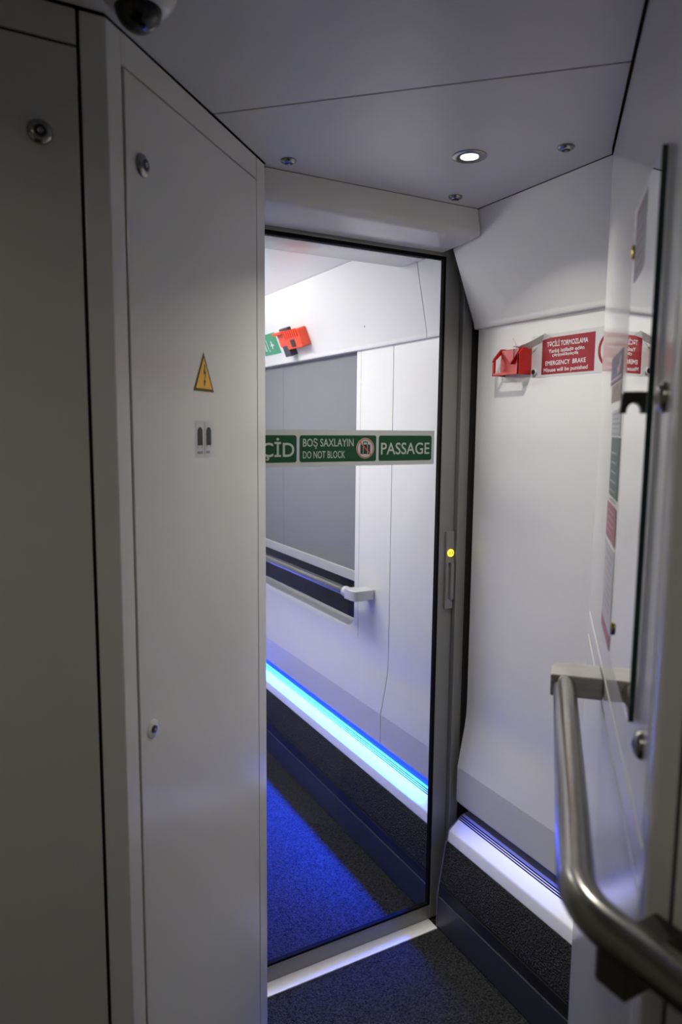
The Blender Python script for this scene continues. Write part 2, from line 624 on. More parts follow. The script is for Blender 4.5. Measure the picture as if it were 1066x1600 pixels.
# ------------------------------------------------------------------ plinth: grooved sill, carpet panel, skirting, LED strip
def plinth(label, y0, y1, led, end_cap, ledname, power):
    area('led_strip_light', (1.2860, (y0 + y1) / 2 + 0.06, 0.3818), 0.013, y1 - y0 - 0.15, power, LEDC, rot=(0, math.radians(32), 0), spread=112)
    root = thing('wall_plinth', (1.28, (y0 + y1) / 2, 0), label, 'wall plinth')
    # sill: cove at the back, three grooves, rounded front lip
    top0, top1 = Vector((1.300, 0.3395)), Vector((1.2535, 0.3055))
    d = (top1 - top0)
    L = d.length
    d.normalize()
    nrm = Vector((d.y, -d.x))
    if nrm.y > 0:
        nrm = -nrm
    prof = [(1.303, 0.3408)]
    ins = MB()
    for s0 in (0.0045, 0.0105, 0.0165):
        for s, dep in ((s0, 0), (s0, 0.004), (s0 + 0.0035, 0.004), (s0 + 0.0035, 0)):
            q = top0 + d * s + nrm * dep
            prof.append((q.x, q.y))
        qq = [top0 + d * s + nrm * dep for s, dep in ((s0 + 0.0001, -0.0002), (s0 + 0.0001, 0.0039), (s0 + 0.0034, 0.0039), (s0 + 0.0034, -0.0002))]
        ins.prism([(q.x, q.y) for q in qq], y0, y1, 1)
    prof += [(top1.x, top1.y), (1.2505, 0.3027), (1.2485, 0.2990), (1.2435, 0.272), (1.2445, 0.2695), (1.303, 0.2695)]
    cove = MB()
    cove.prism([(1.352, 0.386), (1.347, 0.386), (1.346, 0.362), (1.341, 0.354), (1.332, 0.349), (1.3032, 0.3408), (1.3032, 0.2695), (1.352, 0.2695)], y0, y1, 1)
    cove.build('cove', ['cove'], root, smooth=25)
    b = MB()
    b.prism(prof, y0, y1, 1)
    b.build('sill', ['sill'], root, smooth=25)
    ins.build('groove_strips', ['groove'], root)
    b = MB()
    b.prism([(1.2425, 0.2685), (1.2385, 0.262), (1.2195, 0.144), (1.222, 0.140), (1.345, 0.140), (1.345, 0.2685)], y0, y1, 1)
    b.build('carpet_panel', ['carpet_wall'], root, smooth=25)
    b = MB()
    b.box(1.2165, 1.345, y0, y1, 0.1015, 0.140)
    b.build('recess_shade_block', ['black'], root)  # nearly flush black block, the shade of a recess put into its colour
    b = MB()
    b.prism([(1.2130, 0.004), (1.2130, 0.1015), (1.2140, 0.1025), (1.345, 0.1025), (1.345, 0.004)], y0, y1, 1)
    b.build('skirting', ['skirt'], root, smooth=25)
    b = MB()
    b.box(1.2795, 1.2905, y0 + 0.01, y1 - 0.01, 0.3828, 0.3862, 0)
    b.add([(1.2805, y0 + 0.085, 0.3824), (1.2895, y0 + 0.085, 0.3824), (1.2895, y1 - 0.012, 0.3824), (1.2805, y1 - 0.012, 0.3824)], [(0, 3, 2, 1)], 1)
    b.build(ledname, ['sill', led], root, closed=False)
    if end_cap is not None:
        b = MB()
        b.prism([(1.2115, 0.003), (1.2115, 0.103), (1.2180, 0.143), (1.2375, 0.263), (1.2422, 0.272), (1.2472, 0.300), (1.2525, 0.3070), (1.300, 0.3415),
                 (1.345, 0.3415), (1.345, 0.003)], end_cap, end_cap + 0.0025, 1)
        b.build('end_cap', ['alu'], root)
    return root


plinth('grooved pale sill over charcoal carpet panel, under the emergency brake', 1.042, 1.5835, 'led_dim', 1.584, 'led_strip', P_LED2)
plinth('grooved sill glowing blue from its LED strip, beyond the glass door', 1.640, 3.996, 'led', None, 'led_strip', P_LED)

# ------------------------------------------------------------------ corridor handrail on the window wall
hr = thing('handrail', (1.24, 2.8, 0.88), 'round steel handrail across the corridor window below the grey blind', 'handrail')
b = MB()
b.tube([(1.238, 2.215, 0.902), (1.238, 3.60, 0.902)], 0.0165)
b.build('tube', ['steel'], hr, smooth=40)
b = MB()
arc = [(1.238 - 0.0215 * math.cos(t), 2.138 + 0.0 * t) for t in (0,)]
pl = [(1.301, 2.118), (1.240, 2.118), (1.228, 2.122), (1.220, 2.132), (1.2165, 2.146), (1.2165, 2.190), (1.2595, 2.190), (1.2645, 2.176), (1.301, 2.176)]
b.prism(pl, 0.8845, 0.9215, 2)
b.lathe([(0.0198, 0.0), (0.0198, 0.034)], (1.238, 2.186, 0.902), (0, 1, 0), (1, 0, 0), 28)
b.build('bracket', ['cast'], hr, smooth=40, bevel=0.0018)

# ------------------------------------------------------------------ header over the door, both sides
HD = [(1.4555, 2.044), (1.4665, 2.000), (1.4695, 1.9925), (1.4745, 1.9865), (1.4815, 1.9825), (1.4895, 1.980), (1.6185, 1.9745), (1.6185, 2.044)]


def header(label, prof, x0):
    o = MB()
    n = len(prof)
    A = [(x0, p[0], p[1]) for p in prof]
    B = [(upper_x(p[1]) - 0.0025 - (0.012 if p[1] < 1.985 else 0.0), p[0], p[1]) for p in prof]
    o.skew(A, B)
    return tag(o.build('door_header', ['panel'], smooth=30), label, 'door header')


header('grey boxed header over the glass door, on the vestibule side', HD, 0.6075)
header('white rounded header seen through the top of the glass door', [(3.315 - p[0], p[1] - 0.006) for p in HD[:6]] + [(3.315 - 1.612, 1.9735), (3.315 - 1.612, 2.038)], 0.43)
b = MB()
b.lathe([(0.0028, 0), (0.0028, 0.0006)], (1.205, 1.580, 1.9788), (0, 0, 1), (1, 0, 0), 14)
# the tiny screw hole belongs to the vestibule-side header
hdr = [o for o in COL.objects if o.name == 'door_header'][0]
b.build('screw_hole', ['black'], hdr)

# ------------------------------------------------------------------ sliding glass door
DX0, DX1 = 0.47, 1.2625
door = bpy.data.objects.new('door_1', None)
COL.objects.link(door)
door.location = (0.87, 1.64, 0)
struct(door)
tag(door, 'grey framed sliding glass door with green passage sign')
b = MB()
b.box(1.2125, DX1, 1.622, 1.636, 0.0042, 1.984)
b.box(DX0, 0.515, 1.622, 1.636, 0.0042, 1.984)
b.box(0.515, 1.2125, 1.622, 1.636, 0.0042, 0.0490)
b.box(0.515, 1.2125, 1.622, 1.636, 1.966, 1.984)
b.build('frame', ['alu'], door, bevel=0.0018)
b = MB()
gx0, gx1, gz0, gz1 = 0.5255, 1.2045, 0.056, 1.957
b.box(gx1, 1.2125, 1.6228, 1.6355, 0.0490, 1.966)
b.box(0.515, gx0, 1.6228, 1.6355, 0.0490, 1.966)
b.box(gx0, gx1, 1.6228, 1.6355, 0.0490, gz0)
b.box(gx0, gx1, 1.6228, 1.6355, gz1, 1.966)
b.build('gasket', ['rubber'], door)
b = MB()
b.add([(gx0 - 0.002, 1.6300, gz0 - 0.002), (gx1 + 0.002, 1.6300, gz0 - 0.002), (gx1 + 0.002, 1.6300, gz1 + 0.002), (gx0 - 0.002, 1.6300, gz1 + 0.002)], [(0, 1, 2, 3)])
b.build('glass_pane', ['glass'], door, closed=False)

# pull handle plate with recessed grip, and the lit push button
b = MB()
HX0, HX1, HZ0, HZ1, HY = 1.2330, 1.2605, 0.976, 1.203, 1.6215
b.box(HX0, HX1, HY - 0.007, HY, 1.112, HZ1)
b.box(HX0, HX1, HY - 0.007, HY, HZ0, 1.004)
b.box(HX0, HX0 + 0.0075, HY - 0.009, HY, 1.004, 1.112)
b.box(HX1 - 0.011, HX1, HY - 0.011, HY, 1.004, 1.112)
b.box(HX0 + 0.0075, HX1 - 0.011, HY - 0.002, HY, 1.004, 1.112)
ho = b.build('pull_handle', ['alu_handle'], door, bevel=0.0022, seg=3)
b = MB()
b.lathe([(0.0112, 0.0), (0.0112, 0.0025), (0.0100, 0.0038)], (1.2480, HY - 0.0068, 1.1415), (0, -1, 0), (1, 0, 0), 28)
tob = lambda x, z: (1.2480 + x, HY - 0.0110, 1.1415 + z)
for s in (-1, 1):
    for a in (-1, 1):
        bar2(b, s * 0.0062, 0, s * 0.0022, a * 0.0046, 0.0016, tob, 1)
bt = b.build('push_button', ['button_lit', 'brown_print'], door)
bt['label'] = 'round yellow lit push button with black arrows'

# passage sign printed on silver film
b = MB()
sy = 1.6275
tod = lambda x, z: (x, sy - 0.0006, z)
tod2 = lambda x, z: (x, sy - 0.0010, z)
tod3 = lambda x, z: (x, sy - 0.0014, z)
tod4 = lambda x, z: (x, sy - 0.0018, z)
SZ0, SZ1 = 1.3985, 1.4925
b.box(0.530, 1.1900, sy, sy + 0.0012, SZ0, SZ1, 0)
gz_0, gz_1 = SZ0 + 0.0120, SZ1 - 0.0140
for a0, a1 in ((0.560, 0.7625), (0.7710, 0.9985), (1.0065, 1.1805)):
    b.flat(rounded(a0, a1, gz_0, gz_1, 0.006), tod, 1)
cz = (gz_0 + gz_1) / 2
text(b, 'KEÇİD', 0.6120, 0.7560, cz - 0.0195, 0.0345, tod2, 2, 0.012)
text(b, 'BOŞ SAXLAYIN', 0.7800, 0.9280, cz + 0.0055, 0.0195, tod2, 2, 0.008)
text(b, 'DO NOT BLOCK', 0.7800, 0.9025, cz - 0.0245, 0.0180, tod2, 2, 0.008)
text(b, 'PASSAGE', 1.0135, 1.1735, cz - 0.0165, 0.0310, tod2, 2, 0.010)
ccx = 0.9640
b.flat(circle(ccx, cz, 0.0275), tod2, 2)
b.flat(rounded(ccx - 0.0150, ccx + 0.0150, cz - 0.0150, cz + 0.0100, 0.002), tod3, 4)
b.flat([(ccx - 0.0075, cz - 0.0150), (ccx - 0.0060, cz - 0.0150), (ccx - 0.0060, cz + 0.0100), (ccx - 0.0075, cz + 0.0100)], lambda x, z: (x, sy - 0.0016, z), 2)
b.flat([(ccx + 0.0060, cz - 0.0150), (ccx + 0.0075, cz - 0.0150), (ccx + 0.0075, cz + 0.0100), (ccx + 0.0060, cz + 0.0100)], lambda x, z: (x, sy - 0.0016, z), 2)
for x0, y0, x1, y1 in ((ccx - 0.006, cz + 0.010, ccx - 0.006, cz + 0.0165), (ccx + 0.006, cz + 0.010, ccx + 0.006, cz + 0.0165), (ccx - 0.007, cz + 0.0165, ccx + 0.007, cz + 0.0165)):
    bar2(b, x0, y0, x1, y1, 0.0022, tod3, 4)
ring(b, ccx, cz, 0.0235, 0.0262, tod4, 3)
bar2(b, ccx - 0.017, cz + 0.017, ccx + 0.017, cz - 0.017, 0.0028, tod4, 3)
so = b.build('passage_sign', ['sign_grey', 'sign_green', 'print_grey', 'ring_red', 'print_black'], door, closed=False)
so['label'] = 'silver strip with green passage and do not block signs'

# threshold plate
b = MB()
b.box(0.46, 1.211, 1.578, 1.6335, -0.0035, 0.0035)
tag(b.build('threshold_plate', ['alu_light'], bevel=0.0015), 'bright brushed aluminium threshold plate along the foot of the glass door', 'threshold')

# ------------------------------------------------------------------ diagonal cabinet on the left
cab = thing('cabinet', (0.35, 1.25, 0), 'tall grey diagonal cabinet with yellow warning triangle, left of the glass door', 'cabinet')
GAPW = 0.0016
b = MB()
b.prism([(0.176, 1.0505), (0.2035, 1.0505), (0.5945, 1.4415), (0.5945, 1.452), (0.30, 1.56), (0.176, 1.56)], 0.02, 2.043)
b.build('carcass', ['carcass'], cab)
b = MB()
c0 = (0.2040, 1.0464)
b.prism([(0.1735, 1.0464), (0.2040, 1.0464), (0.2075 , 1.0464), uw(0.9205, 0.8385), uw(0.9205, 0.8385 + 0.0075), (0.2035, 1.0520), (0.1735, 1.0520)], 0.0, 2.042)
b.build('corner_post', ['panel'], cab, bevel=0.0015)
b = MB(CAB)
b.box(0.9205, 1.3955, -0.005, 0.0, 1.9995, 2.042)
b.build('top_panel', ['panel'], cab, bevel=0.0008)
b = MB(CAB)
b.box(1.3985, 1.4400, -0.006, 0.0, 0.0, 2.042)
b.build('side_strip', ['panel'], cab, bevel=0.0012)
b = MB(CAB)
b.box(0.9265, 1.3955, -0.005, 0.0, 0.03, 1.9965)
cdoor = b.build('door', ['panel'], cab, bevel=0.0012)


def lock(mb_c, ax, ex, r=0.0165, parent=None, name='lock', mats=('chrome', 'black')):
    """flat-domed quarter-turn lock: bezel, dark ring, square pin"""
    b = MB()
    c, ax = Vector(mb_c), Vector(ax).normalized()
    b.lathe([(r, 0.0), (r, 0.0018), (r * 0.93, 0.0040), (r * 0.66, 0.0068), (r * 0.52, 0.0072)], c, ax, ex, 32, 0)
    b.lathe([(r * 0.50, 0.0060), (r * 0.50, 0.0075)], c, ax, ex, 28, 1)
    b.lathe([(r * 0.24, 0.0070), (r * 0.24, 0.0086), (r * 0.18, 0.0090)], c, ax, ex, 6, 0)
    return b.build(name, list(mats), parent, smooth=35)


lk = lock(fr_w(CAB, (0.9665, 0.0, 1.880)), N_CAB, DIAG, 0.0165, cdoor)
lk['label'] = 'round steel lock near the top edge'
b = MB()
c = fr_w(CAB, (0.9605, 0.0, 1.0145))
b.lathe([(0.0155, 0), (0.0155, 0.0014), (0.0140, 0.0022)], c, N_CAB, DIAG, 32, 0)
b.lathe([(0.0062, 0.0020), (0.0062, 0.0050)], c + N_CAB * 0.0002, N_CAB, DIAG, 20, 1)
b.lathe([(0.0026, 0.0045), (0.0026, 0.0056)], c + N_CAB * 0.0002, N_CAB, DIAG, 12, 2)
lk2 = b.build('lock', ['panel', 'black', 'chrome'], cdoor, smooth=35)
lk2['label'] = 'grey capped lock at waist height'

toc = lambda d: (lambda u, z: (u, d, z))
b = MB(CAB)
tri = [(1.1150, 1.5610), (1.1920, 1.5610), (1.1535, 1.6290)]


def inset(tr, k):
    cx = sum(p[0] for p in tr) / 3
    cy = sum(p[1] for p in tr) / 3
    return [(cx + (p[0] - cx) * k, cy + (p[1] - cy) * k) for p in tr]


b.flat(inset(tri, 1.03), toc(0.0004), 0)
b.flat(tri, toc(0.0007), 1)
b.flat(inset(tri, 0.80), toc(0.0010), 0)
bolt = [(1.1545, 1.6080), (1.1580, 1.6080), (1.1570, 1.5960), (1.1615, 1.5960), (1.1565, 1.5800), (1.1600, 1.5805), (1.1545, 1.5680), (1.1515, 1.5810), (1.1545, 1.5800), (1.1570, 1.5915), (1.1505, 1.5905)]
b.flat(bolt, toc(0.0013), 1)
w = b.build('warning_sticker', ['yellow', 'brown_print'], cdoor, closed=False)
w['label'] = 'yellow triangle with a black lightning bolt'
b = MB(CAB)
b.flat(rounded(1.1195, 1.1870, 1.4445, 1.5095, 0.001), toc(0.0004), 0)
for x0 in (1.1265, 1.1595):
    pts = [(x0, 1.4655), (x0 + 0.0190, 1.4655)]
    pts += [(x0 + 0.0095 + 0.0095 * math.cos(t), 1.4895 + 0.0085 * math.sin(t)) for t in [PI * k / 10 for k in range(11)]]
    b.flat(pts, toc(0.0008), 1)
    for k in range(2):
        bar2(b, x0 + 0.001 + 0.015 * k, 1.4655, x0 + 0.001 + 0.015 * k, 1.4610, 0.0012, toc(0.0008), 1)
    bar2(b, x0 - 0.001, 1.4530, x0 + (0.019 if x0 < 1.14 else 0.013), 1.4530, 0.0045, toc(0.0008), 2)
bar2(b, 1.1530, 1.4480, 1.1530, 1.5070, 0.0010, toc(0.0008), 1)
w = b.build('label_sticker', ['pale_label', 'print_black', 'alu'], cdoor, closed=False)
w['label'] = 'clear label with two black rounded bars'

# ------------------------------------------------------------------ left locker facing the camera
lc = thing('cabinet', (-0.4, 1.1, 0), 'dark grey flat locker at the far left edge, with one round lock', 'cabinet')
b = MB()
b.box(-1.198, 0.172, 1.0525, 1.30, 0.02, 2.043)
b.build('carcass', ['gap'], lc)
b = MB()
b.box(-0.62, 0.1685, 1.0464, 1.0520, 0.03, 1.9945)
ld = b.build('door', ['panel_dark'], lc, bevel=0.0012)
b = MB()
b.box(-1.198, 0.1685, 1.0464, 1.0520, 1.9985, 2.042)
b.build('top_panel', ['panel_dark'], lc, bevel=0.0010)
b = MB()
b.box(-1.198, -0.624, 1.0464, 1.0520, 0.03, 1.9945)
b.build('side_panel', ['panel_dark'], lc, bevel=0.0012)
lock((0.1195, 1.0464, 1.8790), (0, -1, 0), (1, 0, 0), 0.0160, ld)

# ------------------------------------------------------------------ diagonal partition on the right
px = lambda u: (u / R2 + 0.069, u / R2 - 0.069)
arcr = 0.05
e = px(1.543)
ac = (e[0] + arcr / R2, e[1] - arcr / R2)
end_arc = [(ac[0] + arcr * math.cos(math.radians(135 - 45 * k / 8)), ac[1] + arcr * math.sin(math.radians(135 - 45 * k / 8))) for k in range(9)]
par = bpy.data.objects.new('wall_partition', None)
COL.objects.link(par)
par.location = (1.0, 0.4, 0)
struct(par)
b = MB()
core = [(0.5200, -1.19), (0.5200, 0.372), (0.5200 + 0.003, 0.3735)]
core = [(0.5205, -1.19), (0.5205, 0.3720)] + [(px(1.53)[0] + 0.0045, px(1.53)[1] - 0.0045), (ac[0], ac[1] + arcr - 0.006), (1.30, ac[1] + arcr - 0.006), (1.30, -1.19)]
b.prism(core, 0.005, 2.042)
b.build('core', ['gap'], par)
path_full = [px(0.6600)] + [px(0.7 + 0.1 * k) for k in range(9)] + end_arc + [(1.298, end_arc[-1][1])]
T = 0.0045
b = MB()
b.strip_path(path_full, T, 1.1230, 2.038)
b.build('upper_panel', ['gloss'], par, smooth=30, bevel=0.0022, seg=3)
b = MB()
b.strip_path(path_full, T, 1.0735, 1.1190)
b.build('rail_band', ['gloss'], par, smooth=30, bevel=0.0022, seg=3)
b = MB()
b.strip_path(path_full, T, 0.0, 1.0695)
b.build('lower_panel', ['gloss'], par, smooth=30, bevel=0.0022, seg=3)
# rounded corner post where the wall turns towards the exit door
cr = 0.022
bend_u = 0.629
tl = cr * math.tan(math.radians(22.5))
p0 = px(bend_u)
c1 = (0.514 + cr, p0[1] - tl)
corner = [px(0.6565), px(bend_u + tl)]
corner += [(c1[0] + cr * math.cos(math.radians(135 + 45 * k / 8)), c1[1] + cr * math.sin(math.radians(135 + 45 * k / 8))) for k in range(1, 9)]
corner += [(0.514, 0.352)]
corner = corner[::-1]
b = MB()
b.strip_path(corner, T, 0.0, 2.038)
b.build('corner_post', ['gloss'], par, smooth=30, bevel=0.0012)
b = MB()
b.box(0.514, 0.5185, -1.19, 0.3485, 0.0, 2.038)
b.build('side_panel', ['panel'], par, bevel=0.0022, seg=3)


def par_lock(u, z, label):
    o = lock(fr_w(PAR, (u, 0.0, z)), N_PAR, DIAG, 0.0140, None, 'panel_lock')
    tag(o, label, 'lock', 'panel locks on the glossy partition')


par_lock(0.6905, 1.5290, 'steel lock on the right partition, beside the edge of the glass board')
par_lock(0.7000, 1.2010, 'steel lock on the right partition, just under the glass board')

# stickers on the glossy partition: reading direction runs towards the camera
tp = lambda d: (lambda x, z: (x, d, z))


def sticker(label, cat, u0, u1, z0, z1, m0, extra=None, name='wall_sticker', mats=()):
    b = MB(PAR)
    b.box(u0, u1, 0.0, 0.0006, z0, z1, 0)
    if extra:
        extra(b)
    return tag(b.build(name, [m0] + list(mats), closed=False), label, cat, 'stickers on the glossy partition')


def ex_pic(b):
    b.flat([(1.175, 1.583), (1.135, 1.588), (1.120, 1.607), (1.132, 1.612), (1.150, 1.598), (1.182, 1.594)], tp(0.0010), 1)
    b.flat([(1.285, 1.577), (1.105, 1.577), (1.105, 1.581), (1.285, 1.581)], tp(0.0010), 1)


sticker('violet grey picture sticker high on the partition, beside the glass board', 'sticker', 1.100, 1.292, 1.5725, 1.617, 'pic_violet', ex_pic, 'picture_sticker', ['pink_print'])
sticker('tan picture sticker on the partition, just under the violet picture', 'sticker', 1.100, 1.265, 1.543, 1.5705, 'pic_brown', None, 'picture_sticker')


def ex_lines(b):
    for k in range(5):
        bar2(b, 1.21, 1.524 - 0.0075 * k, 1.09 + 0.02 * (k % 2), 1.524 - 0.0075 * k, 0.0022, tp(0.0010), 1)


def ex_green(b):
    for k in range(6):
        bar2(b, 1.195, 1.392 + 0.0145 * k, 1.120, 1.392 + 0.0145 * k, 0.0030, tp(0.0010), 1)
        bar2(b, 1.105, 1.389 + 0.0145 * k, 1.105, 1.396 + 0.0145 * k, 0.006, tp(0.0010), 1)


sticker('white label with grey text lines on the partition, above the sage green sticker', 'sticker', 1.085, 1.235, 1.4905, 1.5300, 'pale_label', ex_lines, 'text_sticker', ['print_grey'])
sticker('sage green sticker with pale lines of text on the partition', 'sticker', 1.072, 1.216, 1.3980, 1.4885, 'pic_green', ex_green, 'text_sticker', ['print_grey'])


def ex_red(b):
    for k in range(4):
        bar2(b, 1.205, 1.343 + 0.0105 * k, 1.105, 1.343 + 0.0105 * k, 0.0024, tp(0.0010), 1)
    bar2(b, 1.085, 1.3335, 1.085, 1.384, 0.0020, tp(0.0010), 1)


sticker('faded red sticker on the partition, directly under the sage green one', 'sticker', 1.072, 1.228, 1.3300, 1.3860, 'pic_red', ex_red, 'text_sticker', ['pink_print'])


def ex_pink(b):
    for k in range(8):
        bar2(b, 1.20 - 0.012 * (k % 3), 1.310 - 0.012 * k, 1.09 + 0.015 * (k % 2), 1.310 - 0.012 * k, 0.0025, tp(0.0010), 1)
    b.flat([(1.225, 1.180), (1.072, 1.180), (1.072, 1.200), (1.225, 1.200)], tp(0.0010), 2)


sticker('white sticker with faint pink text and red foot, lowest on the partition', 'sticker', 1.070, 1.227, 1.178, 1.324, 'pale_label', ex_pink, 'text_sticker', ['pink_print', 'pic_red'])

# glass board on stand-offs
gb = thing('glass_board', fr_w(PAR, (0.86, 0.006, 1.201)), 'narrow glass board with dark green edge, held in front of the right partition', 'glass board')
G0, G1, GZ0, GZ1 = 0.753, 0.970, 1.2010, 1.7655
GF = 0.0072
# front and back faces are clear, the four ground edges are dark green
b2 = MB(PAR)
b2.add([(G0, GF, GZ0), (G1, GF, GZ0), (G1, GF, GZ1), (G0, GF, GZ1)], [(0, 1, 2, 3)], 0)
for a0, a1, c0_, c1_ in ((G0, G0 + 0.0006, GZ0, GZ1), (G1 - 0.0006, G1, GZ0, GZ1), (G0, G1, GZ0, GZ0 + 0.0006), (G0, G1, GZ1 - 0.0006, GZ1)):
    b2.box(a0, a1, GF - 0.006, GF - 0.0002, c0_, c1_, 1)
b2.build('glass_sheet', ['board_glass', 'glass_edge'], gb, closed=False)
for zz in (1.7150, 1.2430):
    b = MB(PAR)
    cc = (0.9590, 0.0, zz)
    prof = [(0.0050, 0.0), (0.0050, GF + 0.0002), (0.0085, GF + 0.0002), (0.0085, GF + 0.0022), (0.0060, GF + 0.0034)]
    vs = []
    nn = 20
    for r_, h in prof:
        for k in range(nn):
            vs.append((cc[0] + r_ * math.cos(2 * PI * k / nn), h, cc[2] + r_ * math.sin(2 * PI * k / nn)))
    fs = [(j * nn + k, j * nn + (k + 1) % nn, (j + 1) * nn + (k + 1) % nn, (j + 1) * nn + k) for j in range(len(prof) - 1) for k in range(nn)]
    fs.append(tuple(range(nn)))
    fs.append(tuple((len(prof) - 1) * nn + k for k in range(nn)))
    b.add(vs, fs)
    q = b.build('standoff_pin', ['brass'], gb, smooth=35)
    q['label'] = 'brass pin'
# black clip with an arched underside
b = MB(PAR)
w0, w1 = GF + 0.0002, 0.0285
arch = [(w0, 1.5164), (w0, 1.5379), (w1 - 0.0015, 1.5379), (w1, 1.5340), (w1 + 0.001, 1.5164), (w1 - 0.0045, 1.5164)]
ac_, ar_ = (w0 + 0.0025 + w1 - 0.0045) / 2, (w1 - 0.0045 - w0 - 0.0025) / 2
arch += [(ac_ + ar_ * math.cos(t), 1.5180 + 1.25 * ar_ * math.sin(t)) for t in [PI * k / 10 for k in range(11)]]
arch += [(w0 + 0.0025, 1.5164)]
b.prism([(p[0], p[1]) for p in arch], 0.766, 0.784, 0)
# prism along axis 0 puts (w, z) in the right slots
q = b.build('clip', ['black'], gb)
q['label'] = 'black arched clip'
# notice fixed behind the clear sheet
b = MB(PAR)
b.flat([(0.944, 1.675), (0.850, 1.675), (0.850, 1.758), (0.944, 1.758)], tp(GF + 0.0003), 0)
for k in range(5):
    bar2(b, 0.936, 1.686 + 0.0125 * k, 0.868, 1.686 + 0.0125 * k, 0.0040, tp(GF + 0.0006), 1)
b.flat([(0.936, 1.745), (0.859, 1.745), (0.859, 1.754), (0.936, 1.754)], tp(GF + 0.0006), 1)
q = b.build('notice', ['pale_label', 'pink_print'], gb, closed=False)
q['label'] = 'small pale notice with faded pink text'

# ------------------------------------------------------------------ near handrail: along the partition, then along the exit side
RZ = 1.1015
RO = 0.0575
A = Vector(fr_w(PAR, (1.150, RO, RZ)))
corner_pt = Vector(((0.4440), 0.4440 - 0.138 + RO * R2, RZ))
rad = 0.085
da = (A - corner_pt).normalized()
db = Vector((0, -1, 0))
tl = rad * math.tan(math.radians(22.5))
s_ = corner_pt + da * tl
cen_dir = (da + db).normalized()
cen = corner_pt + cen_dir * (rad / math.cos(math.radians(22.5)))
path = [A + (corner_pt + da * tl - A) * (k / 6) for k in range(7)]
v0 = s_ - cen
v1 = (corner_pt + db * tl) - cen
ang = v0.angle(v1)
axis = v0.cross(v1).normalized()
for k in range(1, 13):
    path.append(cen + Matrix.Rotation(ang * k / 12, 3, axis) @ v0)
path += [corner_pt + db * q for q in (0.05, 0.2, 0.5, 0.8)]
hr2 = thing('handrail', (0.6, 0.4, RZ - 0.05), 'thick bent steel handrail in the near right corner, along the white partition', 'handrail')
b = MB()
b.tube(path, 0.0172, 32)
b.build('tube', ['steel'], hr2, smooth=40)
b = MB(PAR)
cap = [(0.0, 0.0), (0.0, 0.0)]
bz0, bz1 = 1.0840, 1.1195
hz = (bz1 - bz0) / 2
pts = [(0.0006, bz0), (0.0006, bz1)]
pts = [(0.0006, 1.119), (0.0006, 1.182), (0.030, 1.182)]
# plan outline (w, u): the outer end is rounded round the tube
pl = [(1.119, 0.0006), (1.184, 0.0006), (1.184, RO - 0.006), (1.178, RO + 0.010), (1.166, RO + 0.0190), (1.150, RO + 0.0215), (1.119, RO + 0.0215)]
b.prism(pl, bz0, bz1, 2)
q = b.build('bracket', ['brushed'], hr2, bevel=0.003, seg=3)
b = MB()
b.box(0.4400, 0.5138, 0.333, 0.364, 1.052, 1.087)
b.build('bracket', ['iron'], hr2, bevel=0.003, seg=2)

# ------------------------------------------------------------------ ceiling fittings
dl = thing('downlight', (0.943, 1.194, ZC), 'lit round recessed downlight in the ceiling before the glass door', 'downlight')
b = MB()
b.lathe([(0.0350, 0.0), (0.0350, 0.0018), (0.0320, 0.0032), (0.0205, 0.0026), (0.0195, 0.0010)], (0.943, 1.194, ZC), (0, 0, -1), (1, 0, 0), 40)
b.build('trim_ring', ['chrome'], dl, smooth=35)
b = MB()
b.lathe([(0.0178, 0.0), (0.0178, 0.0022), (0.0120, 0.0034)], (0.943, 1.194, ZC), (0, 0, -1), (1, 0, 0), 32)
b.build('lens', ['lens'], dl, smooth=35)
area('downlight_beam', (0.943, 1.194, ZC - 0.006), 0.036, 0.036, P_DOWN, (1.0, 0.95, 0.86), spread=125, shape='DISK')
sp = bpy.data.lights.new('downlight_core', 'SPOT')
sp.energy = 14.0
sp.color = (1.0, 0.95, 0.86)
sp.spot_size = math.radians(58)
sp.spot_blend = 1.0
sp.shadow_soft_size = 0.018
so_ = bpy.data.objects.new('downlight_core', sp)
so_.location = (0.943, 1.194, ZC - 0.008)
COL.objects.link(so_)
area('vestibule_beam', (-0.35, 0.15, ZC - 0.006), 0.05, 0.05, P_DOWN2, (1.0, 0.93, 0.80), spread=165, shape='DISK')

for (x, y, lb) in ((1.0738, 1.0618, 'steel quarter-turn lock in the ceiling, right of the downlight'),
                   (1.0740, 1.4083, 'steel quarter-turn lock in the ceiling, near the right end of the door header'),
                   (0.6353, 1.3971, 'steel quarter-turn lock in the ceiling, above the left end of the door header')):
    o = lock((x, y, ZC), (0, 0, -1), (1, 0, 0), 0.0165, None, 'ceiling_lock')
    tag(o, lb, 'lock', 'quarter-turn locks in the ceiling')

sc_ = thing('security_camera', (0.222, 0.925, ZC), 'dome security camera with smoked black dome, under the dark ceiling at upper left', 'security camera')
b = MB()
b.lathe([(0.048, 0.0), (0.048, 0.018), (0.044, 0.034), (0.036, 0.045), (0.029, 0.048)], (0.222, 0.925, ZC), (0, 0, -1), (1, 0, 0), 40)
b.build('housing', ['panel'], sc_, smooth=40)
b = MB()
b.lathe([(0.0285 * math.cos(t), 0.045 + 0.0285 * math.sin(t)) for t in [math.radians(k) for k in range(0, 90, 9)]] + [(0.001, 0.0735)], (0.222, 0.925, ZC), (0, 0, -1), (1, 0, 0), 40)
b.build('dome_lens', ['dome'], sc_, smooth=60)

# ------------------------------------------------------------------ emergency brake handle and its sign on the side wall
WX = 1.3030
ts = lambda d: (lambda s, z: (WX - d, -s, z))      # s = -y, so that reading runs left to right
b = MB()
b.box(WX - 0.0006, WX, 1.060, 1.375, 1.6290, 1.7320, 0)
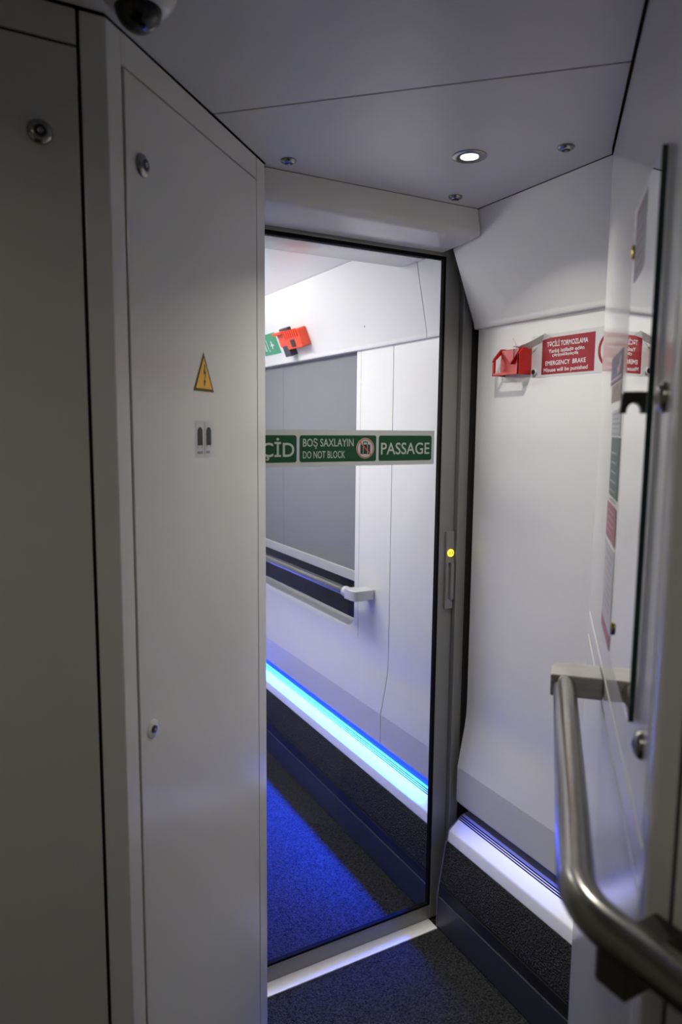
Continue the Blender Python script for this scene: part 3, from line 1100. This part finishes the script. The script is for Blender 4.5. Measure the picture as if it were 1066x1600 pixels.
# red field, its lettering, the prohibition ring
b.flat([(-1.3375, 1.6345), (-1.1710, 1.6345), (-1.1710, 1.7230), (-1.3375, 1.7230)], ts(0.0010), 1)
text(b, 'TƏCİLİ TORMOZLAMA', -1.3210, -1.1915, 1.7010, 0.0115, ts(0.0014), 2, 0.012)
text(b, 'Yanlış istifadə edən', -1.3150, -1.2015, 1.6860, 0.0090, ts(0.0014), 2, 0.010)
text(b, 'cərimələnəcək', -1.3020, -1.2185, 1.6760, 0.0085, ts(0.0014), 2, 0.010)
text(b, 'EMERGENCY  BRAKE', -1.3240, -1.1955, 1.6560, 0.0105, ts(0.0014), 2, 0.012)
text(b, 'Misuse will be punished', -1.3290, -1.1895, 1.6405, 0.0090, ts(0.0014), 2, 0.010)
rc = (-1.1180, 1.6790)
ring(b, rc[0], rc[1], 0.0365, 0.0435, ts(0.0010), 1, 40)
# running figure with a hand on a lever
for x0, y0, x1, y1, w in ((-0.012, 0.020, -0.026, 0.008, 0.005), (-0.026, 0.008, -0.018, -0.002, 0.005), (-0.018, -0.002, 0.002, 0.000, 0.005), (0.002, 0.012, -0.004, -0.012, 0.007), (-0.004, -0.012, -0.012, -0.026, 0.006), (0.000, -0.010, 0.012, -0.020, 0.006)):
    bar2(b, rc[0] + x0, rc[1] + y0, rc[0] + x1, rc[1] + y1, w, ts(0.0010), 3)
b.flat(circle(rc[0] + 0.004, rc[1] + 0.020, 0.006, 16), ts(0.0010), 3)
bar2(b, rc[0] - 0.028, rc[1] + 0.028, rc[0] + 0.028, rc[1] - 0.028, 0.006, ts(0.0014), 1)
tag(b.build('brake_sign', ['pale_label', 'sign_red', 'sign_white', 'print_black'], closed=False), 'red and white emergency brake sign on the side wall, right of the red handle', 'sign')

bk = thing('emergency_brake', (1.285, 1.42, 1.63), 'red emergency brake handle on the vestibule side wall, beside its red sign', 'brake handle')
b = MB()
b.box(1.2835, WX - 0.0008, 1.3805, 1.4660, 1.6420, 1.7040, 0)
b.build('housing', ['red'], bk, bevel=0.002)
b = MB()
# wedge shaped arrow pointing down on the housing front
b.prism([(1.386, 1.7030), (1.4560, 1.7030), (1.4220, 1.6650)], 1.2745, 1.2842, 0)
b.build('arrow', ['red'], bk, bevel=0.0015)
b = MB()
b.box(1.2735, 1.2745, 1.4085, 1.4110, 1.680, 1.703)
b.build('slot', ['black'], bk)
b = MB()
# pull loop: foot bar, front uprights, solid right cheek and open sloping left cheek
xf, xb = 1.2600, 1.3015
b.box(xf, xf + 0.007, 1.3730, 1.4750, 1.6370, 1.6440)
b.box(xf, xf + 0.007, 1.3730, 1.3800, 1.6370, 1.6900)
b.box(xf, xf + 0.007, 1.4680, 1.4750, 1.6370, 1.6790)
b.prism([(xf, 1.6370), (xf, 1.6890), (xf + 0.012, 1.7035), (xb, 1.7050), (xb, 1.6370)], 1.3728, 1.3802, 1)
b.prism([(xf, 1.6715), (xf, 1.6795), (xf + 0.0260, 1.7080), (xb, 1.7080), (xb, 1.6980), (xf + 0.0310, 1.6980)], 1.4680, 1.4750, 1)
b.prism([(xb - 0.0130, 1.6370), (xb, 1.6370), (xb, 1.7080), (xb - 0.0130, 1.7080)], 1.4680, 1.4750, 1)
b.prism([(xf, 1.6370), (xb, 1.6370), (xb, 1.6440), (xf, 1.6440)], 1.4680, 1.4750, 1)
b.build('pull_loop', ['red'], bk, bevel=0.0012)
b = MB()
b.lathe([(0.0088, 0), (0.0088, 0.004), (0.0070, 0.006), (0.0062, 0.006)], (WX, 1.3605, 1.6425), (-1, 0, 0), (0, 1, 0), 28, 0)
b.lathe([(0.0061, 0.0056), (0.0061, 0.0064)], (WX, 1.3605, 1.6425), (-1, 0, 0), (0, 1, 0), 24, 1)
q = b.build('key_socket', ['pale_label', 'black'], bk, smooth=35)
q['label'] = 'white ringed black key socket'
# seal: paper tape looping from the handle to the sign, twisted wire tails
b = MB()
tape = []
N = 14
for k in range(N + 1):
    t = k / N
    y = 1.404 - 0.078 * t
    z = 1.7090 + 0.026 * t * t - 0.002 * math.sin(PI * t)
    x = 1.274 + 0.024 * t - 0.010 * math.sin(PI * t)
    tape.append((x, y, z))
vs = []
for k, p in enumerate(tape):
    h = 0.0075 + 0.0035 * math.sin(PI * k / N)
    vs += [(p[0], p[1], p[2]), (p[0] + 0.016, p[1] - 0.002, p[2] - h), (p[0] + 0.0165, p[1] - 0.002, p[2] - h + 0.0006), (p[0] + 0.0006, p[1], p[2] + 0.0006)]
fs = []
for k in range(N):
    for j in range(4):
        fs.append((4 * k + j, 4 * k + (j + 1) % 4, 4 * k + 4 + (j + 1) % 4, 4 * k + 4 + j))
fs += [(0, 1, 2, 3), (4 * N, 4 * N + 3, 4 * N + 2, 4 * N + 1)]
b.add(vs, fs)
b.add([(1.296, 1.326, 1.7360), (1.3020, 1.306, 1.7240), (1.3020, 1.340, 1.7180)], [(0, 1, 2)])
q = b.build('seal_tape', ['paper'], bk, smooth=50, closed=False)
q['label'] = 'white paper seal tape'
b = MB()
b.tube([(1.262, 1.388, 1.7040), (1.260, 1.386, 1.712), (1.258, 1.391, 1.720), (1.257, 1.396, 1.727)], 0.0009, 8)
b.tube([(1.262, 1.388, 1.7040), (1.258, 1.383, 1.699), (1.256, 1.388, 1.692)], 0.0009, 8)
b.tube([(1.266, 1.402, 1.707), (1.261, 1.395, 1.7075), (1.261, 1.386, 1.7070), (1.266, 1.378, 1.705)], 0.0014, 8)
b.build('seal_wire', ['wire'], bk, smooth=50)

# ------------------------------------------------------------------ brake handle and green sign on the corridor upper panel
nx = Vector((-0.924, 0, -0.3817))
sv = Vector((-0.3817, 0, 0.924))
FP = (Vector((upper_x(1.86), 0, 1.86)), Vector((0, -1, 0)), sv, nx)     # (s = -y, up the slope, out)
b = MB(FP)
b.box(-3.50, -2.870, -0.046, 0.050, 0, 0.0008, 0)
for a0, a1 in ((-3.055, -2.874), (-3.30, -3.065), (-3.49, -3.31)):
    b.flat([(a0, -0.045), (a1, -0.045), (a1, 0.048), (a0, 0.048)], lambda s, t: (s, t, 0.0012), 1)
tf = lambda s, t: (s, t, 0.0016)
bar2(b, -3.020, -0.026, -3.020, 0.030, 0.012, tf, 2)
bar2(b, -2.992, -0.018, -2.992, 0.024, 0.006, tf, 2)
b.flat(circle(-2.985, -0.026, 0.005, 14), tf, 2)
bar2(b, -2.960, -0.004, -2.925, -0.004, 0.008, tf, 2)
bar2(b, -2.945, -0.020, -2.945, 0.014, 0.010, tf, 2)
bar2(b, -3.095, -0.026, -3.095, 0.026, 0.006, tf, 2)
for k in range(3):
    ring(b, -3.150, -0.012, 0.010 + 0.008 * k, 0.013 + 0.008 * k, tf, 2, 20)
tag(b.build('exit_sign', ['sign_white', 'sign_green_pale', 'sign_white'], closed=False), 'green and white sign high on the corridor wall, left of the small red handle', 'sign')

bk2 = thing('emergency_brake', (1.24, 2.78, 1.82), 'small orange red handle high on the corridor wall, seen through the glass', 'brake handle')
b = MB(FP)
b.box(-2.715, -2.575, -0.034, 0.040, 0.001, 0.040)
b.build('housing', ['orange'], bk2, bevel=0.004)
b = MB(FP)
b.box(-2.800, -2.730, -0.020, 0.044, 0.001, 0.030)
b.box(-2.800, -2.715, 0.034, 0.046, 0.030, 0.050)
b.build('lever', ['orange'], bk2, bevel=0.003)
b = MB(FP)
for k in range(7):
    b.box(-2.710 + 0.019 * k, -2.700 + 0.019 * k, 0.012, 0.044, 0.040, 0.045)
b.build('grip', ['orange'], bk2, bevel=0.001)
b = MB(FP)
b.box(-2.670, -2.630, -0.026, 0.004, 0.0395, 0.0415)
b.build('opening', ['black'], bk2)
b = MB(FP)
b.box(-2.777, -2.721, -0.062, -0.016, 0.001, 0.034)
b.box(-2.785, -2.705, -0.016, 0.054, 0.001, 0.020)
q = b.build('bracket', ['skirt'], bk2, bevel=0.003)
q['label'] = 'dark grey bracket'
